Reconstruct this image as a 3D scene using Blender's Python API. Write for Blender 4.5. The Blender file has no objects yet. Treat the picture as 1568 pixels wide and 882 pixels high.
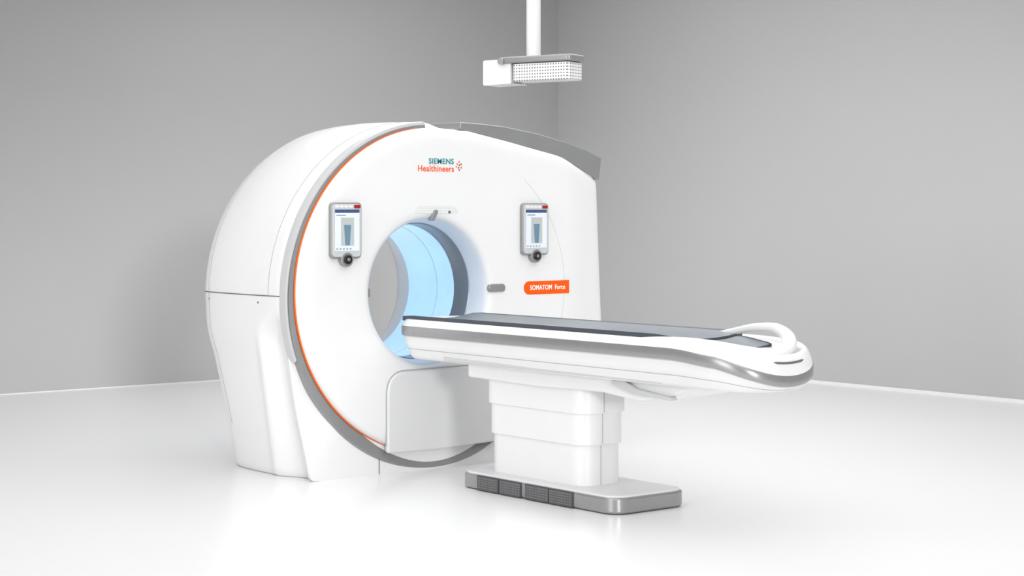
import bpy, bmesh, math
from mathutils import Vector, Matrix
sc = bpy.context.scene
sc.view_settings.view_transform = 'Standard'
sc.view_settings.look = 'None'

# ------------------------------------------------------------------ materials
def mat(name, col, rough=0.4, metal=0.0, spec=0.5, var=0.02, scale=8.0, coat=0.0, emit=None, estr=0.0, bump=0.0):
    m = bpy.data.materials.new(name); m.use_nodes = True
    nt = m.node_tree; b = nt.nodes['Principled BSDF']
    tc = nt.nodes.new('ShaderNodeTexCoord')
    nz = nt.nodes.new('ShaderNodeTexNoise'); nz.inputs['Scale'].default_value = scale
    nz.inputs['Detail'].default_value = 3
    nt.links.new(tc.outputs['Object'], nz.inputs['Vector'])
    cr = nt.nodes.new('ShaderNodeValToRGB')
    c0 = [max(0, c*(1-var)) for c in col]; c1 = [min(1, c*(1+var)) for c in col]
    cr.color_ramp.elements[0].position = 0.3; cr.color_ramp.elements[1].position = 0.7
    cr.color_ramp.elements[0].color = (*c0, 1); cr.color_ramp.elements[1].color = (*c1, 1)
    nt.links.new(nz.outputs['Fac'], cr.inputs['Fac'])
    nt.links.new(cr.outputs['Color'], b.inputs['Base Color'])
    b.inputs['Roughness'].default_value = rough
    b.inputs['Metallic'].default_value = metal
    b.inputs['Specular IOR Level'].default_value = spec
    b.inputs['Coat Weight'].default_value = coat
    if emit:
        b.inputs['Emission Color'].default_value = (*emit, 1)
        b.inputs['Emission Strength'].default_value = estr
    if bump:
        bp = nt.nodes.new('ShaderNodeBump'); bp.inputs['Strength'].default_value = bump
        nt.links.new(nz.outputs['Fac'], bp.inputs['Height'])
        nt.links.new(bp.outputs['Normal'], b.inputs['Normal'])
    return m

def dot_mat(name, base, dot, freq, rad, rough=0.5):
    m = bpy.data.materials.new(name); m.use_nodes = True
    nt = m.node_tree; b = nt.nodes['Principled BSDF']; b.inputs['Roughness'].default_value = rough
    tc = nt.nodes.new('ShaderNodeTexCoord')
    def vm(op, *ins):
        n = nt.nodes.new('ShaderNodeVectorMath'); n.operation = op
        for i, v in enumerate(ins):
            if isinstance(v, tuple): n.inputs[i].default_value = v
            else: nt.links.new(v, n.inputs[i])
        return n
    a = vm('MULTIPLY', tc.outputs['Object'], (freq, freq, freq))
    f = vm('FRACTION', a.outputs[0])
    s = vm('SUBTRACT', f.outputs[0], (.5, .5, .5))
    ab = vm('ABSOLUTE', tc.outputs['Normal'])
    iv0 = vm('SUBTRACT', (.72, .72, .72), ab.outputs[0])
    iv1 = vm('MULTIPLY', iv0.outputs[0], (30, 30, 30))
    iv2 = vm('MAXIMUM', iv1.outputs[0], (0, 0, 0))
    iv = vm('MINIMUM', iv2.outputs[0], (1, 1, 1))
    s2 = vm('MULTIPLY', s.outputs[0], iv.outputs[0])
    l = vm('LENGTH', s2.outputs[0])
    lt = nt.nodes.new('ShaderNodeMath'); lt.operation = 'LESS_THAN'
    nt.links.new(l.outputs['Value'], lt.inputs[0]); lt.inputs[1].default_value = rad
    mx = nt.nodes.new('ShaderNodeMix'); mx.data_type = 'RGBA'
    nt.links.new(lt.outputs[0], mx.inputs['Factor'])
    mx.inputs['A'].default_value = (*base, 1); mx.inputs['B'].default_value = (*dot, 1)
    nt.links.new(mx.outputs['Result'], b.inputs['Base Color'])
    return m

M_white = mat('white_gloss_plastic', (0.81, 0.81, 0.812), 0.30, var=0.006, coat=0.2)
M_white2 = mat('white_satin_plastic', (0.70, 0.702, 0.706), 0.38, var=0.006)
M_panel = mat('pale_grey_plastic', (0.56, 0.565, 0.57), 0.35, var=0.01)
M_grey = mat('silver_grey_paint', (0.30, 0.302, 0.305), 0.33, metal=0.35, var=0.02)
M_silver = mat('brushed_silver', (0.36, 0.36, 0.365), 0.3, metal=0.6, var=0.03, scale=30)
M_dark = mat('dark_grey_plastic', (0.05, 0.052, 0.055), 0.4)
M_seam = mat('seam_shadow_gap', (0.14, 0.14, 0.145), 0.6)
M_seaml = mat('fine_seam', (0.42, 0.422, 0.425), 0.6)
M_orange = mat('orange_lacquer', (0.95, 0.10, 0.0), 0.5, spec=0.25, var=0.01)
M_orangel = mat('orange_line_lacquer', (0.95, 0.14, 0.0), 0.5, spec=0.25, var=0.01)
M_teal = mat('teal_print', (0.0, 0.24, 0.26), 0.5)
M_black = mat('black_gloss', (0.01, 0.01, 0.012), 0.15)
M_red = mat('red_button', (0.35, 0.01, 0.01), 0.3)
M_mat = mat('slate_vinyl', (0.20, 0.225, 0.25), 0.42, var=0.05, scale=20, bump=0.02)
M_mate = mat('slate_vinyl_edge', (0.06, 0.07, 0.085), 0.5)
M_ring = mat('bore_grey_ring', (0.20, 0.225, 0.25), 0.3, metal=0.2)
M_glow = mat('bore_light_ring', (0.45, 0.62, 0.8), 0.25, var=0.10, scale=4, emit=(0.42, 0.70, 1.0), estr=0.55)
M_flare = mat('bore_funnel_plastic', (0.72, 0.75, 0.79), 0.3)
M_scr = mat('screen_white', (0.7, 0.75, 0.8), 0.2, emit=(0.75, 0.85, 1), estr=0.1)
M_scrb = mat('screen_blue_bar', (0.05, 0.09, 0.22), 0.2)
M_scrg = mat('screen_grey', (0.50, 0.53, 0.52), 0.2)
M_scrf = mat('screen_blue_figure', (0.14, 0.26, 0.36), 0.2)
M_print = mat('white_print', (0.95, 0.95, 0.95), 0.5, emit=(1, 1, 1), estr=0.1)
M_perf = dot_mat('perforated_white', (0.8, 0.8, 0.8), (0.16, 0.16, 0.16), 62, 0.25)
M_perfx = dot_mat('speaker_dots', (0.78, 0.78, 0.78), (0.5, 0.5, 0.5), 110, 0.25)
M_pedal = dot_mat('pedal_rubber', (0.09, 0.09, 0.095), (0.20, 0.20, 0.20), 80, 0.28, 0.6)
M_floor = mat('white_epoxy_floor', (0.89, 0.89, 0.892), 0.25, spec=0.4, var=0.004, scale=1.0)
M_wall = mat('grey_painted_wall', (0.475, 0.475, 0.477), 0.85, spec=0.2, var=0.012, scale=0.6)
M_ceil = mat('white_ceiling_paint', (0.8, 0.8, 0.8), 0.9)
M_base = mat('baseboard_white', (0.80, 0.80, 0.802), 0.5)

# ------------------------------------------------------------------ helpers
def empty(name, loc=(0, 0, 0), rot=(0, 0, 0)):
    e = bpy.data.objects.new(name, None); e.location = loc; e.rotation_euler = rot
    sc.collection.objects.link(e); return e

def mesh_obj(name, verts, faces, mats, parent=None, idx=None, smooth=True, angle=35):
    me = bpy.data.meshes.new(name); me.from_pydata([tuple(v) for v in verts], [], faces)
    if not isinstance(mats, (list, tuple)): mats = [mats]
    for m in mats: me.materials.append(m)
    if idx:
        for p, i in zip(me.polygons, idx): p.material_index = i
    bm = bmesh.new(); bm.from_mesh(me); bmesh.ops.recalc_face_normals(bm, faces=bm.faces)
    bm.to_mesh(me); bm.free()
    if smooth:
        for p in me.polygons: p.use_smooth = True
        try: me.set_sharp_from_angle(angle=math.radians(angle))
        except Exception: pass
    o = bpy.data.objects.new(name, me); sc.collection.objects.link(o)
    if parent: o.parent = parent
    return o

def bevel(o, w, seg=3):
    b = o.modifiers.new('bevel', 'BEVEL'); b.width = w; b.segments = seg
    b.limit_method = 'ANGLE'; b.angle_limit = math.radians(35); b.harden_normals = False
    return o

def round_poly(pts, rs, seg=8):
    n = len(pts); out = []
    if not isinstance(rs, (list, tuple)): rs = [rs]*n
    for i in range(n):
        p = Vector(pts[i]); a = Vector(pts[i-1]); b = Vector(pts[(i+1) % n]); r = rs[i]
        if r <= 0: out.append(tuple(p)); continue
        da = (a-p); db = (b-p)
        la, lb = da.length, db.length
        da.normalize(); db.normalize()
        ang = da.angle(db)
        d = min(r/math.tan(ang/2), la*0.49, lb*0.49)
        s = p+da*d; e = p+db*d
        for k in range(seg+1):
            t = k/seg
            q = s*(1-t)**2 + p*2*t*(1-t) + e*t*t
            out.append(tuple(q))
    return out

def prism(name, pts, a0, a1, axis, m, parent, bev=0.0, seg=3, angle=35):
    def P(p, a):
        return {'Y': (p[0], a, p[1]), 'Z': (p[0], p[1], a), 'X': (a, p[0], p[1])}[axis]
    n = len(pts)
    v = [P(p, a0) for p in pts]+[P(p, a1) for p in pts]
    f = [list(range(n))[::-1], [i+n for i in range(n)]]
    f += [[i, (i+1) % n, n+(i+1) % n, n+i] for i in range(n)]
    o = mesh_obj(name, v, f, m, parent, angle=angle)
    if bev: bevel(o, bev, seg)
    return o

def rrect(x0, x1, y0, y1, r, seg=8):
    return round_poly([(x0, y0), (x1, y0), (x1, y1), (x0, y1)], r, seg)

def tube(name, pts, rad, m, parent, closed=False, taper=None):
    cu = bpy.data.curves.new(name, 'CURVE'); cu.dimensions = '3D'
    cu.bevel_depth = rad; cu.bevel_resolution = 4; cu.use_fill_caps = True
    sp = cu.splines.new('POLY'); sp.points.add(len(pts)-1)
    for i, (q, p) in enumerate(zip(sp.points, pts)):
        q.co = (*p, 1)
        if taper: q.radius = taper(i/(len(pts)-1))
    sp.use_cyclic_u = closed
    cu.materials.append(m)
    o = bpy.data.objects.new(name, cu); sc.collection.objects.link(o)
    if parent: o.parent = parent
    return o

def catmull(P, n=10):
    P = [Vector(p) for p in P]; out = []
    for i in range(len(P)-1):
        p0 = P[max(i-1, 0)]; p1 = P[i]; p2 = P[i+1]; p3 = P[min(i+2, len(P)-1)]
        for k in range(n):
            t = k/n
            out.append(.5*((2*p1)+(p2-p0)*t+(2*p0-5*p1+4*p2-p3)*t*t+(3*p1-p0-3*p2+p3)*t**3))
    out.append(P[-1]); return out

def sweep(name, P, wf, hf, m, parent, n=24):
    V = []; F = []
    for i, p in enumerate(P):
        t = (P[min(i+1, len(P)-1)]-P[max(i-1, 0)]).normalized()
        side = t.cross(Vector((0, 0, 1))).normalized(); up = side.cross(t).normalized()
        u = i/(len(P)-1); w = wf(u); h = hf(u)
        for k in range(n):
            a = 2*math.pi*k/n
            ca, sa = math.cos(a), math.sin(a)
            V.append(p+side*w*math.copysign(abs(ca)**.8, ca)+up*h*math.copysign(abs(sa)**.8, sa))
    for i in range(len(P)-1):
        for k in range(n):
            j = (k+1) % n; F.append([i*n+k, i*n+j, (i+1)*n+j, (i+1)*n+k])
    F.append(list(range(n))[::-1]); F.append([(len(P)-1)*n+k for k in range(n)])
    return mesh_obj(name, V, F, m, parent, angle=50)

def text(name, s, x, z, y, w, h, m, parent, bold=0.0, sp=1.0):
    cu = bpy.data.curves.new(name, 'FONT'); cu.body = s; cu.extrude = 0.0008; cu.offset = bold; cu.space_character = sp
    cu.materials.append(m)
    o = bpy.data.objects.new(name, cu); sc.collection.objects.link(o)
    bpy.context.view_layer.update()
    d = o.dimensions
    sx = w/max(d.x, 1e-4); sz = h/0.72
    o.scale = (sx, sz, 1); o.rotation_euler = (math.pi/2, 0, 0); o.location = (x, y, z)
    o.parent = parent
    return o

def sstep(a, b, x):
    t = max(0, min(1, (x-a)/(b-a))); return t*t*(3-2*t)

def disc(name, cx, cz, r, y0, y1, m, parent, bev=0.0, seg=40):
    return prism(name, [(cx+r*math.cos(2*math.pi*i/seg), cz+r*math.sin(2*math.pi*i/seg)) for i in range(seg)],
                 y0, y1, 'Y', m, parent, bev)

# ------------------------------------------------------------------ room
def box(name, x0, x1, y0, y1, z0, z1, m, parent=None, bev=0, seg=3):
    return prism(name, [(x0, y0), (x1, y0), (x1, y1), (x0, y1)], z0, z1, 'Z', m, parent, bev, seg)
WX, WY, CZ = 5.78, 5.63, 4.1
box('floor', -9, WX+.1, -12, WY+.1, -0.1, 0, M_floor)
box('wall_left', -9, WX+.1, WY, WY+.1, 0, CZ, M_wall)
box('wall_right', WX, WX+.1, -12, WY, 0, CZ, M_wall)
box('ceiling', -9, WX+.1, -12, WY+.1, CZ, CZ+.1, M_ceil)
box('baseboard_right', WX-.012, WX, -12, WY-.012, 0, 0.022, M_base)
box('baseboard_left', -9, WX, WY-.012, WY, 0, 0.008, M_base)

# ------------------------------------------------------------------ gantry
G = empty('ct_scanner_gantry')
BC = Vector((0.01, 1.02))
N = 360
def ray_poly(poly, th, c=BC):
    d = Vector((math.cos(th), math.sin(th))); best = 0
    for i in range(len(poly)):
        a = Vector(poly[i])-c; b = Vector(poly[(i+1) % len(poly)])-c
        e = b-a; den = d.x*e.y-d.y*e.x
        if abs(den) < 1e-12: continue
        t = (a.x*e.y-a.y*e.x)/den; u = (a.x*d.y-a.y*d.x)/den
        if -1e-9 <= u <= 1+1e-9 and t > best: best = t
    return best
def ell(cx, cz, rx, rz, a0, a1, n):
    return [(cx+rx*math.cos(math.radians(a0+(a1-a0)*i/n)), cz+rz*math.sin(math.radians(a0+(a1-a0)*i/n))) for i in range(n+1)]
body_poly = ell(0.04, 1.0, 0.975, 0.995, 88, 180, 60)
body_poly += round_poly([(-.935, .98), (-.925, .82), (-.80, 0.0), (1.33, 0.0), (1.39, .8), (1.345, 1.78), (1.09, 1.893), (.62, 1.975), (.3, 1.993)],
                        [0, .2, .03, .03, .3, .07, .4, .4, .2], 10)
BR = [ray_poly(body_poly, 2*math.pi*i/N) for i in range(N)]
def br(th):
    f = (th/(2*math.pi)*N) % N; i = int(f); t = f-i
    return BR[i % N]*(1-t)+BR[(i+1) % N]*t
S_KEYS = [(0.06, .955), (0.065, .975), (0.08, .988), (0.12, .998), (0.22, 1.004), (0.35, 1.008), (0.55, 1.012), (0.75, 1.006), (0.86, .995), (0.94, .975), (0.99, .945), (1.02, .90)]
def s_of(y):
    for (a, sa), (b, sb) in zip(S_KEYS, S_KEYS[1:]):
        if y <= b:
            t = max(0, (y-a)/(b-a)); return sa+(sb-sa)*t
    return S_KEYS[-1][1]
def body_pt(th, y, off=0.0, s=None):
    r = br(th)+off
    x = BC.x+r*math.cos(th); z = BC.y+r*math.sin(th)
    if s is None: s = s_of(y)
    x = .1+(x-.1)*s
    z = max(z, 0.0)
    if z > 1.0: z = 1.0+(z-1.0)*s
    if x < -.4:
        arch = .95-.16*sstep(.10, .50, y)
        lo = 1-sstep(arch-.16, arch, z)
        wide = .34+.05*(1-sstep(0, .8, z))
        d = 0.065*lo*sstep(.05, .18, y)*(1-sstep(.22, wide, y))
        d += 0.012*lo*sstep(wide-.02, wide+.05, y)
        x += d
    sh = 0.885+0.115*sstep(0.0, 0.9, z)
    yy = y*(1-sstep(0, .3, y)*(1-sh)) if y <= .3 else y*sh
    yy -= 0.05*(1-sstep(0, .5, z))*(1-sstep(.1, .4, y))
    return (x, yy, z)
ys = [0.06, 0.065, 0.08, 0.10, 0.12, 0.14, 0.16, 0.18, 0.20, 0.22, 0.24, 0.26, 0.28, 0.30, 0.32, 0.34, 0.36, 0.38, 0.40, 0.42, 0.45, 0.48, 0.52, 0.57, 0.65, 0.75, 0.82, 0.86, 0.90, 0.94, 0.965, 0.99, 1.005, 1.02]
V = []; F = []
def ring_circ(r, y):
    return [(BC.x+r*math.cos(2*math.pi*i/N), y, BC.y+r*math.sin(2*math.pi*i/N)) for i in range(N)]
rings = [ring_circ(.45, .07)]
for y in ys: rings.append([body_pt(2*math.pi*i/N, y) for i in range(N)])
rings += [ring_circ(.56, 1.03), ring_circ(.52, 1.02), ring_circ(.46, .96), ring_circ(.42, .86), ring_circ(.395, .745)]
for r in rings: V += r
for k in range(len(rings)-1):
    for i in range(N):
        j = (i+1) % N; F.append([k*N+i, k*N+j, (k+1)*N+j, (k+1)*N+i])
mesh_obj('body_shell', V, F, M_white, G, angle=40)

def deg(a): return math.radians(a)
def arc_on_body(name, y, a0, a1, n=120, m=M_seaml, rad=0.0022):
    tube(name, [body_pt(deg(a0+(a1-a0)*i/n), y, 0.0005) for i in range(n+1)], rad, m, G)
arc_on_body('shell_seam_front', 0.20, 92, 180.5)
arc_on_body('shell_seam_rear', 0.86, 60, 222)
def side_seam(name, z, y0, y1, n=50, m=M_seam, rad=0.003):
    th = math.atan2(z-BC.y, -0.96)
    tube(name, [body_pt(th, y0+(y1-y0)*i/n, 0.0005) for i in range(n+1)], rad, m, G)
side_seam('shell_split_seam', 1.015, .075, 1.0)
tube('shell_top_seam', [body_pt(deg(86), .07+.9*i/30, .0005) for i in range(31)], 0.002, M_seaml, G)
tube('base_seam', [(-.33, .008, .003), (-.33, .008, .09)], .002, M_seam, G)

# front cover (disc + wing)
DC = (0.06, 1.03, 0.93)
disc_poly = ell(DC[0], DC[1], .935, .93, 0, 358, 179)
wing_poly = round_poly([(-.2, 1.0), (.0, 1.9), (.27, 1.955), (.6, 1.895), (1.007, 1.815), (1.352, 1.672), (1.40, .8), (1.335, .03), (.95, .03), (.3, .6)],
                       [0, 0, .3, .4, .4, .05, .4, .04, .04, 0], 10)
FR = [max(ray_poly(disc_poly, 2*math.pi*i/N), ray_poly(wing_poly, 2*math.pi*i/N)) for i in range(N)]
def face_y(x):
    return -0.02+0.07*sstep(1.02, 1.42, x)
def fr_ring(off, y):
    out = []
    for i in range(N):
        th = 2*math.pi*i/N; r = FR[i]-off
        x = BC.x+r*math.cos(th); z = BC.y+r*math.sin(th)
        out.append((x, y+face_y(x), z))
    return out
rings = [fr_ring(.03, .11), fr_ring(.0, .08), fr_ring(0, .045), fr_ring(.003, .03), fr_ring(.010, .018), fr_ring(.022, .008), fr_ring(.05, .002)]
for t in (.06, .12, .18, .25, .32, .4, .5, .6, .8, 1.0):
    out = []
    for i in range(N):
        th = 2*math.pi*i/N; r = (FR[i]-.05)*(1-t)+.47*t
        x = BC.x+r*math.cos(th); z = BC.y+r*math.sin(th)
        out.append((x, face_y(x), z))
    rings.append(out)
nface = len(rings)
for r, y in ((.45, -.018), (.435, -.012), (.422, .0), (.412, .02), (.404, .05), (.398, .09), (.393, .135)):
    rings.append(ring_circ(r, y))
V = []; F = []; I = []
for r in rings: V += r
for k in range(len(rings)-1):
    for i in range(N):
        j = (i+1) % N; F.append([k*N+i, k*N+j, (k+1)*N+j, (k+1)*N+i]); I.append(1 if k >= nface+2 else 0)
mesh_obj('front_cover', V, F, [M_white, M_flare], G, I, angle=60)

def revolve(name, prof, m, parent, n=128):
    V = []; F = []
    for r, y in prof:
        V += [(BC.x+r*math.cos(2*math.pi*i/n), y, BC.y+r*math.sin(2*math.pi*i/n)) for i in range(n)]
    for k in range(len(prof)-1):
        for i in range(n):
            j = (i+1) % n; F.append([k*n+i, k*n+j, (k+1)*n+j, (k+1)*n+i])
    return mesh_obj(name, V, F, m, parent, angle=50)
revolve('bore_trim_ring', [(.393, .132), (.388, .135), (.386, .15), (.386, .27), (.392, .28)], M_ring, G)
revolve('bore_light_tunnel', [(.392, .28), (.390, .29), (.390, .73), (.395, .745)], M_glow, G)
revolve('bore_tunnel_seam', [(.3905, .44), (.3885, .442), (.3885, .446), (.3905, .448)], M_flare, G)

def ring_strip(name, outer, inner, a0, a1, m, n=160):
    V = []; F = []
    for i in range(n+1):
        a = deg(a0+(a1-a0)*i/n)
        ox = outer[0]+outer[2]*math.cos(a); oz = max(0.006, outer[1]+outer[3]*math.sin(a))
        ix = inner[0]+inner[2]*math.cos(a); iz = inner[1]+inner[2]*math.sin(a)
        low = 0.05*(1-sstep(0, .5, oz))
        V += [(ox, .09-low, oz), (ox, .045-low*.6, oz), (ox+(ix-ox)*.10, .03-low*.5, oz+(iz-oz)*.10), (ox+(ix-ox)*.5, .028-low*.2, oz+(iz-oz)*.5), (ix, .035, iz), (ix, .09, iz)]
    for i in range(n):
        for k in range(5):
            F.append([i*6+k, i*6+k+1, (i+1)*6+k+1, (i+1)*6+k])
    return mesh_obj(name, V, F, m, G, angle=50)
ring_strip('grey_surround_ring', (0.045, .998, .962, .992), (DC[0], DC[1], .925), 93, 318, M_grey)
ring_strip('outer_trim_ring', (0.045, .998, .978, .998), (0.045, .998, .960), 93, 200, M_panel)
tube('orange_accent_line', [(DC[0]+.938*math.cos(deg(a)), .026, DC[1]+.934*math.sin(deg(a))) for a in range(98, 262, 2)], .0042, M_orangel, G,
     taper=lambda t: .35+.65*min(1, 4*t, 4*(1-t)))
tube('disc_edge_seam', [(DC[0]+.955*math.cos(deg(a)), face_y(DC[0]+.955*math.cos(deg(a)))+.0025, DC[1]+.86*math.sin(deg(a))) for a in range(-50, 50, 2)], .003, M_panel, G)

lo = [(.27, 1.957), (.43, 1.933), (.6, 1.897), (.8, 1.862), (1.007, 1.817), (1.18, 1.755), (1.355, 1.672)]
up = [(1.375, 1.81), (1.25, 1.858), (1.09, 1.902), (.85, 1.95), (.6, 1.984), (.43, 1.995), (.27, 2.0)]
prism('grey_shoulder_band', lo+up, .045, .42, 'Y', M_grey, G, .006, angle=30)

pp = round_poly([(-.30, .12), (-.10, .115), (.1, .115), (.5, .13), (.5, .585), (-.30, .575)], [.02, 0, 0, .02, .02, .13], 10)
prism('docking_panel', pp, -.034, .0, 'Y', M_white2, G, .012, 4)  # plastic darker than the cover puts the recess shade into the colour
tube('docking_panel_edge', [(p[0]-.002, -.022, p[1]+.002) for p in round_poly([(-.30, .16), (-.30, .575), (.5, .585)], [0, .13, 0], 10)], .004, M_seaml, G)

def control_panel(cx, cz, tag):
    y = -.02
    prism(tag+'_housing', rrect(cx-.100, cx+.100, cz-.155, cz+.155, .028), y-.03, y+.002, 'Y', M_grey, G, .006)
    prism(tag+'_bezel', rrect(cx-.093, cx+.093, cz-.146, cz+.146, .022), y-.034, y-.02, 'Y', M_panel, G, .003)
    z0, z1 = cz-.112, cz+.115
    prism(tag+'_screen_header', rrect(cx-.080, cx+.080, z1-.018, z1, .001, 1), y-.0362, y-.03, 'Y', M_scrb, G)
    prism(tag+'_screen', rrect(cx-.080, cx+.080, z0, z1-.018, .001, 1), y-.036, y-.03, 'Y', M_scr, G)
    prism(tag+'_screen_image', rrect(cx-.042, cx+.044, z0+.028, z1-.045, .001, 1), y-.0366, y-.03, 'Y', M_scrg, G)
    prism(tag+'_screen_figure', [(cx-.014, z0+.03), (cx+.016, z0+.03), (cx+.024, z1-.085), (cx-.022, z1-.085)], y-.0372, y-.03, 'Y', M_scrf, G)
    prism(tag+'_screen_text', rrect(cx-.072, cx-.01, z1-.034, z1-.029, .001, 1), y-.0366, y-.03, 'Y', M_scrf, G)
    for q in range(5):
        prism(tag+'_screen_icon_%d' % q, rrect(cx-.072+q*.022, cx-.062+q*.022, z0+.007, z0+.014, .001, 1), y-.0366, y-.03, 'Y', M_scrf, G)
    prism(tag+'_stop_button', rrect(cx+.046, cx+.086, cz+.122, cz+.141, .004), y-.038, y-.03, 'Y', M_red, G, .001)
    for q in range(4):
        prism(tag+'_key_%d' % q, rrect(cx-.078+q*.03, cx-.054+q*.03, cz+.125, cz+.137, .004), y-.036, y-.03, 'Y', M_white, G, .001)
    kx = cx+.002
    disc(tag+'_knob_ring', kx, cz-.160, .040, y-.036, y+.002, M_grey, G, .004)
    disc(tag+'_knob', kx, cz-.160, .026, y-.048, y-.02, M_black, G, .005)
    disc(tag+'_knob_lens', kx, cz-.160, .010, y-.050, y-.04, M_silver, G, .001)
control_panel(-.588, 1.374, 'left_panel')
control_panel(.765, 1.374, 'right_panel')

text('company_lettering', 'SIEMENS', -.008, 1.752, -.0215, .178, .032, M_teal, G, .009, 1.05)
text('company_lettering_lower', 'Healthineers', -.085, 1.708, -.0215, .255, .036, M_orange, G, .006, 1.05)
k = 0
for r_, cnt in ((.012, 4), (.026, 8)):
    for i in range(cnt):
        a = 2*math.pi*i/cnt+.4
        if math.cos(a) < -.3 and r_ > .02: continue
        disc('emblem_dot_%d' % k, .202+r_*math.cos(a), 1.742+r_*math.sin(a), .0045, -.0225, -.019, M_orange if i % 3 else M_red, G, seg=12); k += 1
lp = [(1.05, .983), (1.05, 1.062)]+[(.735+.0395*math.cos(deg(a)), 1.0225+.0395*math.sin(deg(a))) for a in range(90, 271, 12)]
prism('orange_label', lp, -.0235, -.012, 'Y', M_orange, G, .001)
text('label_lettering', 'SOMATOM  Force', .74, 1.010, -.0245, .275, .029, M_print, G, .009, 1.05)
prism('pill_button_rim', rrect(.425, .55, 1.005, 1.052, .0235), -.028, -.01, 'Y', M_silver, G, .003)
prism('pill_button', rrect(.433, .542, 1.012, 1.045, .0165), -.031, -.01, 'Y', M_grey, G, .002)
prism('speaker_grille', round_poly([(-.12, 1.468), (.22, 1.468), (.18, 1.508), (-.07, 1.512)], .02), -.0215, -.01, 'Y', M_perfx, G)
prism('bore_sensor_window', round_poly([(.0, 1.425), (.03, 1.425), (.06, 1.485), (.03, 1.49)], .014), -.03, .0, 'Y', M_grey, G, .003)
disc('alignment_light_dot', .14, 1.475, .008, -.026, -.01, M_seam, G, .001, 20)
prism('bore_side_sensor', round_poly([(-.408, .99), (-.375, 1.0), (-.375, 1.045), (-.408, 1.055)], .01), .03, .10, 'Y', M_grey, G, .005)
for yy in (.30, .86):
    pt = body_pt(math.atan2(.975-BC.y, -.96), yy)
    ob = disc('shell_screw_%d' % int(yy*100), 0, 0, .006, -.002, .002, M_seam, G, seg=12)
    ob.rotation_euler = (0, 0, math.pi/2); ob.location = pt

# ------------------------------------------------------------------ patient table
T = empty('patient_table', (0, 0, 0))
fp = round_poly([(-.25, -1.87), (.25, -1.87), (.25, -.62), (-.25, -.62)], [.10, .10, .10, .10], 14)
prism('foot_plate', fp, .004, .084, 'Z', M_silver, T, .012, 4)
fp2 = round_poly([(-.243, -1.862), (.243, -1.862), (.243, -.628), (-.243, -.628)], [.10, .10, .10, .10], 14)
prism('foot_plate_cover', fp2, .07, .092, 'Z', M_white2, T, .008, 4)
for i, (a, b) in enumerate(((-.965, -.795), (-1.148, -.982), (-1.372, -1.195), (-1.556, -1.385))):
    prism('foot_pedal_%d' % (i+1), [(-.262, a), (-.20, a), (-.20, b), (-.262, b)], .006, .076, 'Z', M_pedal, T, .005)
    prism('foot_pedal_frame_%d' % (i+1), [(-.256, a-.007), (-.20, a-.007), (-.20, b+.007), (-.256, b+.007)], .003, .081, 'Z', M_dark, T, .002)
for i, (z0, z1, hx, y0, y1) in enumerate(((.085, .315, .144, -1.52, -.735), (.295, .475, .153, -1.532, -.722), (.455, .60, .162, -1.545, -.71))):
    prism('column_tier_%d' % (i+1), round_poly([(-hx, y0), (hx, y0), (hx, y1), (-hx, y1)], .11, 14), z0, z1, 'Z', M_white, T, .004)
    tube('column_seam_%d' % (i+1), [(-.03, y0-.0012, z0+.006), (-.03, y0-.0012, z1-.02)], .0018, M_seaml, T)
uc = round_poly([(-.62, .585), (-.62, .70), (-2.42, .70), (-2.38, .655), (-2.20, .60), (-1.98, .56), (-1.70, .585), (-1.2, .575)], [.02, 0, 0, .02, .1, .12, .2, 0], 8)
prism('undercarriage', uc, -.19, .19, 'X', M_white, T, .035, 5)
prism('release_lever', round_poly([(-1.80, .655), (-1.80, .635), (-1.95, .60), (-2.22, .585), (-2.22, .60), (-1.98, .625), (-1.9, .655)], .01), -.215, -.17, 'X', M_panel, T, .008)
prism('side_rail_lower', [(-.50, .690), (-.50, .668), (-2.20, .668), (-2.25, .690)], -.262, .262, 'X', M_panel, T, .004)

def halfplan():
    pts = []
    for i in range(49):
        a = math.pi/2*i/48
        x = .320*abs(math.sin(a))**(2/2.7); y = -2.40-.385*abs(math.cos(a))**(2/2.5)
        pts.append((x, y))
    for i in range(1, 30): pts.append((.320-.015*i/30, -2.40+2.15*i/30))
    for i in range(17):
        a = math.pi/2*i/16
        pts.append((.305*abs(math.cos(a))**(2/3.0), -.25+.22*abs(math.sin(a))**(2/2.2)))
    return pts
hp = halfplan()
full = hp + [(-x, y) for x, y in hp[-2:0:-1]]
NF = len(full)
def normals(P):
    out = []
    for i in range(len(P)):
        a = Vector(P[i-1]); b = Vector(P[(i+1) % len(P)]); t = (b-a).normalized()
        out.append(Vector((t.y, -t.x)))
    return out
NR = normals(full)
def dip(x, y): return sstep(2.30, 2.72, -y)*(1-.72*min(1, abs(x)/.30)**2)
def cring(ins, z, drop):
    return [(p[0]-n.x*ins, p[1]-n.y*ins, z-drop*dip(*p)) for p, n in zip(full, NR)]
W, ST, PN, SM = 0, 1, 2, 3
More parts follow.
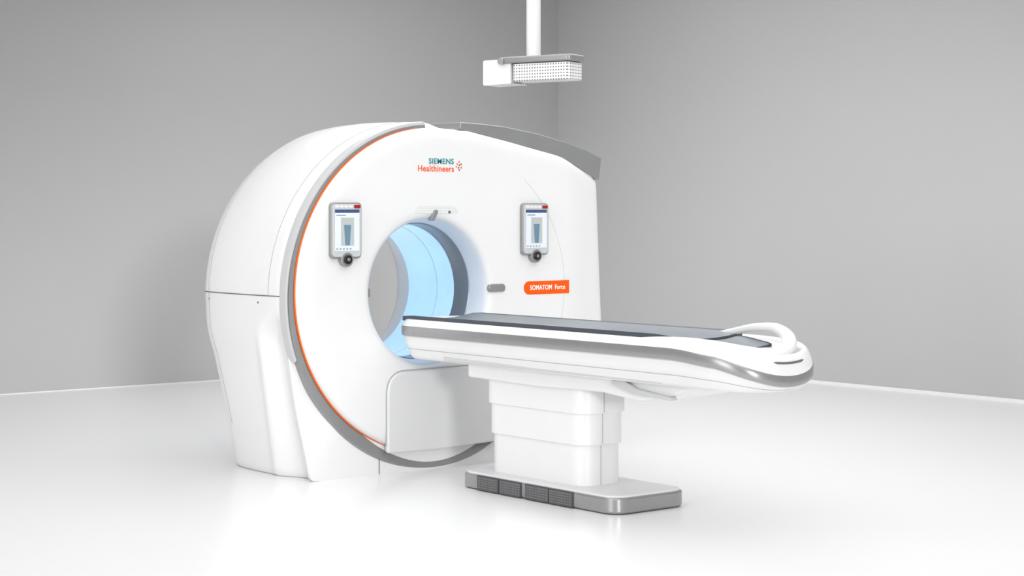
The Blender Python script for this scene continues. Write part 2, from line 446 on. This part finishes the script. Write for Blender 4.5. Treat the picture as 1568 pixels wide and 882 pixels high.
# last rings form the scooped hollow of the end piece
R = [
 (.100, .655, .000, W), (.070, .660, .005, W), (.050, .680, .022, W),
 (.040, .715, .052, SM), (.036, .719, .053, W), (.022, .745, .075, W),
 (.012, .785, .108, PN), (.004, .791, .111, ST), (.0, .798, .112, ST),
 (.0, .838, .112, ST), (.004, .845, .114, W), (.006, .850, .112, W),
 (.012, .862, .098, W), (.020, .872, .082, W), (.030, .879, .066, W),
 (.042, .881, .056, W), (.054, .878, .056, W), (.066, .868, .066, W), (.085, .850, .085, W),
]
V = []; F = []; I = []
for ins, z, dr, m_ in R: V += cring(ins, z, dr)
for k in range(len(R)-1):
    for i in range(NF):
        j = (i+1) % NF; F.append([k*NF+i, k*NF+j, (k+1)*NF+j, (k+1)*NF+i]); I.append(R[k][3])
H = len(hp)
for base in (0, (len(R)-1)*NF):
    for i in range(0, H-1):
        a = base+i; b = base+i+1
        c = base+(NF-i-1) % NF; d = base+(NF-i) % NF
        q = [a, b, c, d]
        if i == 0: q = [base, base+1, base+NF-1]
        elif i == H-2: q = [base+H-2, base+H-1, base+NF-H+2]
        q = list(dict.fromkeys(q))
        F.append(q); I.append(0)
mesh_obj('cradle_body', V, F, [M_white, M_silver, M_panel, M_seaml], T, I, angle=60)
slot = sorted([s for s in cring(.021, .872, .084) if -.10 < s[0] < .12 and s[1] < -2.6], key=lambda s: s[0])
tube('foot_end_grip_slot', slot, .006, M_seam, T, taper=lambda t: min(1, .3+6*t, .3+6*(1-t)))

def mattress(name, y0, y1, w, zc, rise, th, n=24, m=22, zf=lambda y: 0):
    V = []; F = []; I = []
    for s_ in (0, 1):
        for j in range(m+1):
            y = y0+(y1-y0)*j/m
            e = 0 if j in (0, m) else 1
            for i in range(n+1):
                u = -1+2*i/n
                z = zc+rise*abs(u)**2.2+zf(y)
                V.append((u*w*(1 if s_ == 0 else 1.01), y, z-(th if s_ else (0 if e else .006))))
    o = (m+1)*(n+1)
    for j in range(m):
        for i in range(n):
            a = j*(n+1)+i
            F.append([a, a+1, a+n+2, a+n+1]); I.append(1 if i in (0, n-1) else 0)
            F.append([o+a, o+a+n+1, o+a+n+2, o+a+1]); I.append(1)
        for i in (0, n):
            a = j*(n+1)+i; F.append([a, a+n+1, o+a+n+1, o+a]); I.append(1)
    for i in range(n):
        for j in (0, m):
            a = j*(n+1)+i; F.append([a, a+1, o+a+1, o+a]); I.append(1)
    return mesh_obj(name, V, F, [M_mat, M_mate], T, I, angle=50)
mattress('mattress', -.10, -2.24, .246, .878, .022, .030)
mattress('foot_cushion', -2.26, -2.50, .175, .866, .015, .02, m=8, zf=lambda y: -.02*sstep(2.3, 2.5, -y))
# end bail handle: near side flows out of the rim, far side arches up
hpth = catmull([(-.262, -2.02, .862), (-.262, -2.20, .872), (-.258, -2.38, .874), (-.228, -2.54, .862), (-.14, -2.655, .838), (-.02, -2.69, .822), (.09, -2.675, .842), (.17, -2.61, .888), (.205, -2.50, .925), (.205, -2.37, .922), (.21, -2.24, .900), (.225, -2.06, .866)], 10)
sweep('foot_end_handle', hpth, lambda u: .016+.020*math.sin(math.pi*min(1, u*1.05))**1.3 if u < .94 else .016, lambda u: .014+.013*math.sin(math.pi*u), M_white, T)

# ------------------------------------------------------------------ ceiling mounted camera
K = empty('ceiling_mounted_camera', (0, -.95, 2.308), (0, 0, math.radians(18.7)))
prism('support_column', [(.038*math.cos(i*math.pi/20), .038*math.sin(i*math.pi/20)) for i in range(40)], -.01, CZ-2.308, 'Z', M_white, K)
disc_pts = [(.10*math.cos(i*math.pi/20), .10*math.sin(i*math.pi/20)) for i in range(40)]
prism('ceiling_flange', disc_pts, CZ-2.308-.03, CZ-2.308, 'Z', M_white, K, .005)
prism('mount_plate', round_poly([(-.085, -.275), (.085, -.275), (.085, .17), (-.085, .17)], [.03, .03, .05, .05]), -.043, -.008, 'Z', M_grey, K, .008)
prism('camera_housing', round_poly([(-.078, -.262), (.078, -.262), (.078, .09), (-.078, .09)], .03), -.14, -.046, 'Z', M_perf, K, .008)
prism('rear_housing', round_poly([(.10, -.155), (.10, -.02), (.275, -.02), (.275, -.155), (.08, -.15)], .012), -.07, .075, 'X', M_white, K, .012)
pv = disc('mount_pivot', 0, 0, .018, -.01, .01, M_silver, K, .002)
pv.rotation_euler = (0, 0, math.pi/2); pv.location = (-.085, .15, -.03)

# ------------------------------------------------------------------ lights & world
w = bpy.data.worlds.new('studio_world'); sc.world = w; w.use_nodes = True
w.node_tree.nodes['Background'].inputs[0].default_value = (1, 1, 1, 1)
w.node_tree.nodes['Background'].inputs[1].default_value = 0.40
def area(name, loc, target, sx, sy, e, col=(1, 1, 1)):
    L = bpy.data.lights.new(name, 'AREA'); L.shape = 'RECTANGLE'; L.size = sx; L.size_y = sy; L.energy = e; L.color = col
    o = bpy.data.objects.new(name, L); sc.collection.objects.link(o); o.location = loc
    o.rotation_euler = (Vector(target)-Vector(loc)).to_track_quat('-Z', 'Y').to_euler()
    return o
area('overhead_fill', (-1.5, -3, 4.0), (-1.5, -3, 0), 8, 8, 262)  # unseen area lamp added under the ceiling for overall brightness
area('rear_wall_fill', (3.0, 1.9, 4.0), (3.4, 1.9, 0), 4.6, 4.5, 150)  # added area lamp that lifts the walls and the floor behind the gantry
def sun(name, d, e, ang, loc):
    S = bpy.data.lights.new(name, 'SUN'); S.energy = e; S.angle = math.radians(ang)
    so = bpy.data.objects.new(name, S); sc.collection.objects.link(so); so.location = loc
    so.rotation_euler = Vector(d).to_track_quat('-Z', 'Y').to_euler()
sun('studio_strobe', (.37, .93, -.14), 0.95, 7, (-4, -8, 3))
sun('right_wall_fill', (.98, .12, -.12), 0.85, 30, (-7, -2, 3))  # extra sun from the left, added to brighten the right wall

# ------------------------------------------------------------------ camera
cd = bpy.data.cameras.new('camera'); cam = bpy.data.objects.new('camera', cd); sc.collection.objects.link(cam)
cd.sensor_width = 36; cd.lens = 2800/1568*36; cd.shift_y = -116/1568; cd.clip_end = 100
cam.location = (-6.211, -8.438, 1.474)
cam.rotation_euler = (math.pi/2, 0, -math.radians(39))
sc.camera = cam
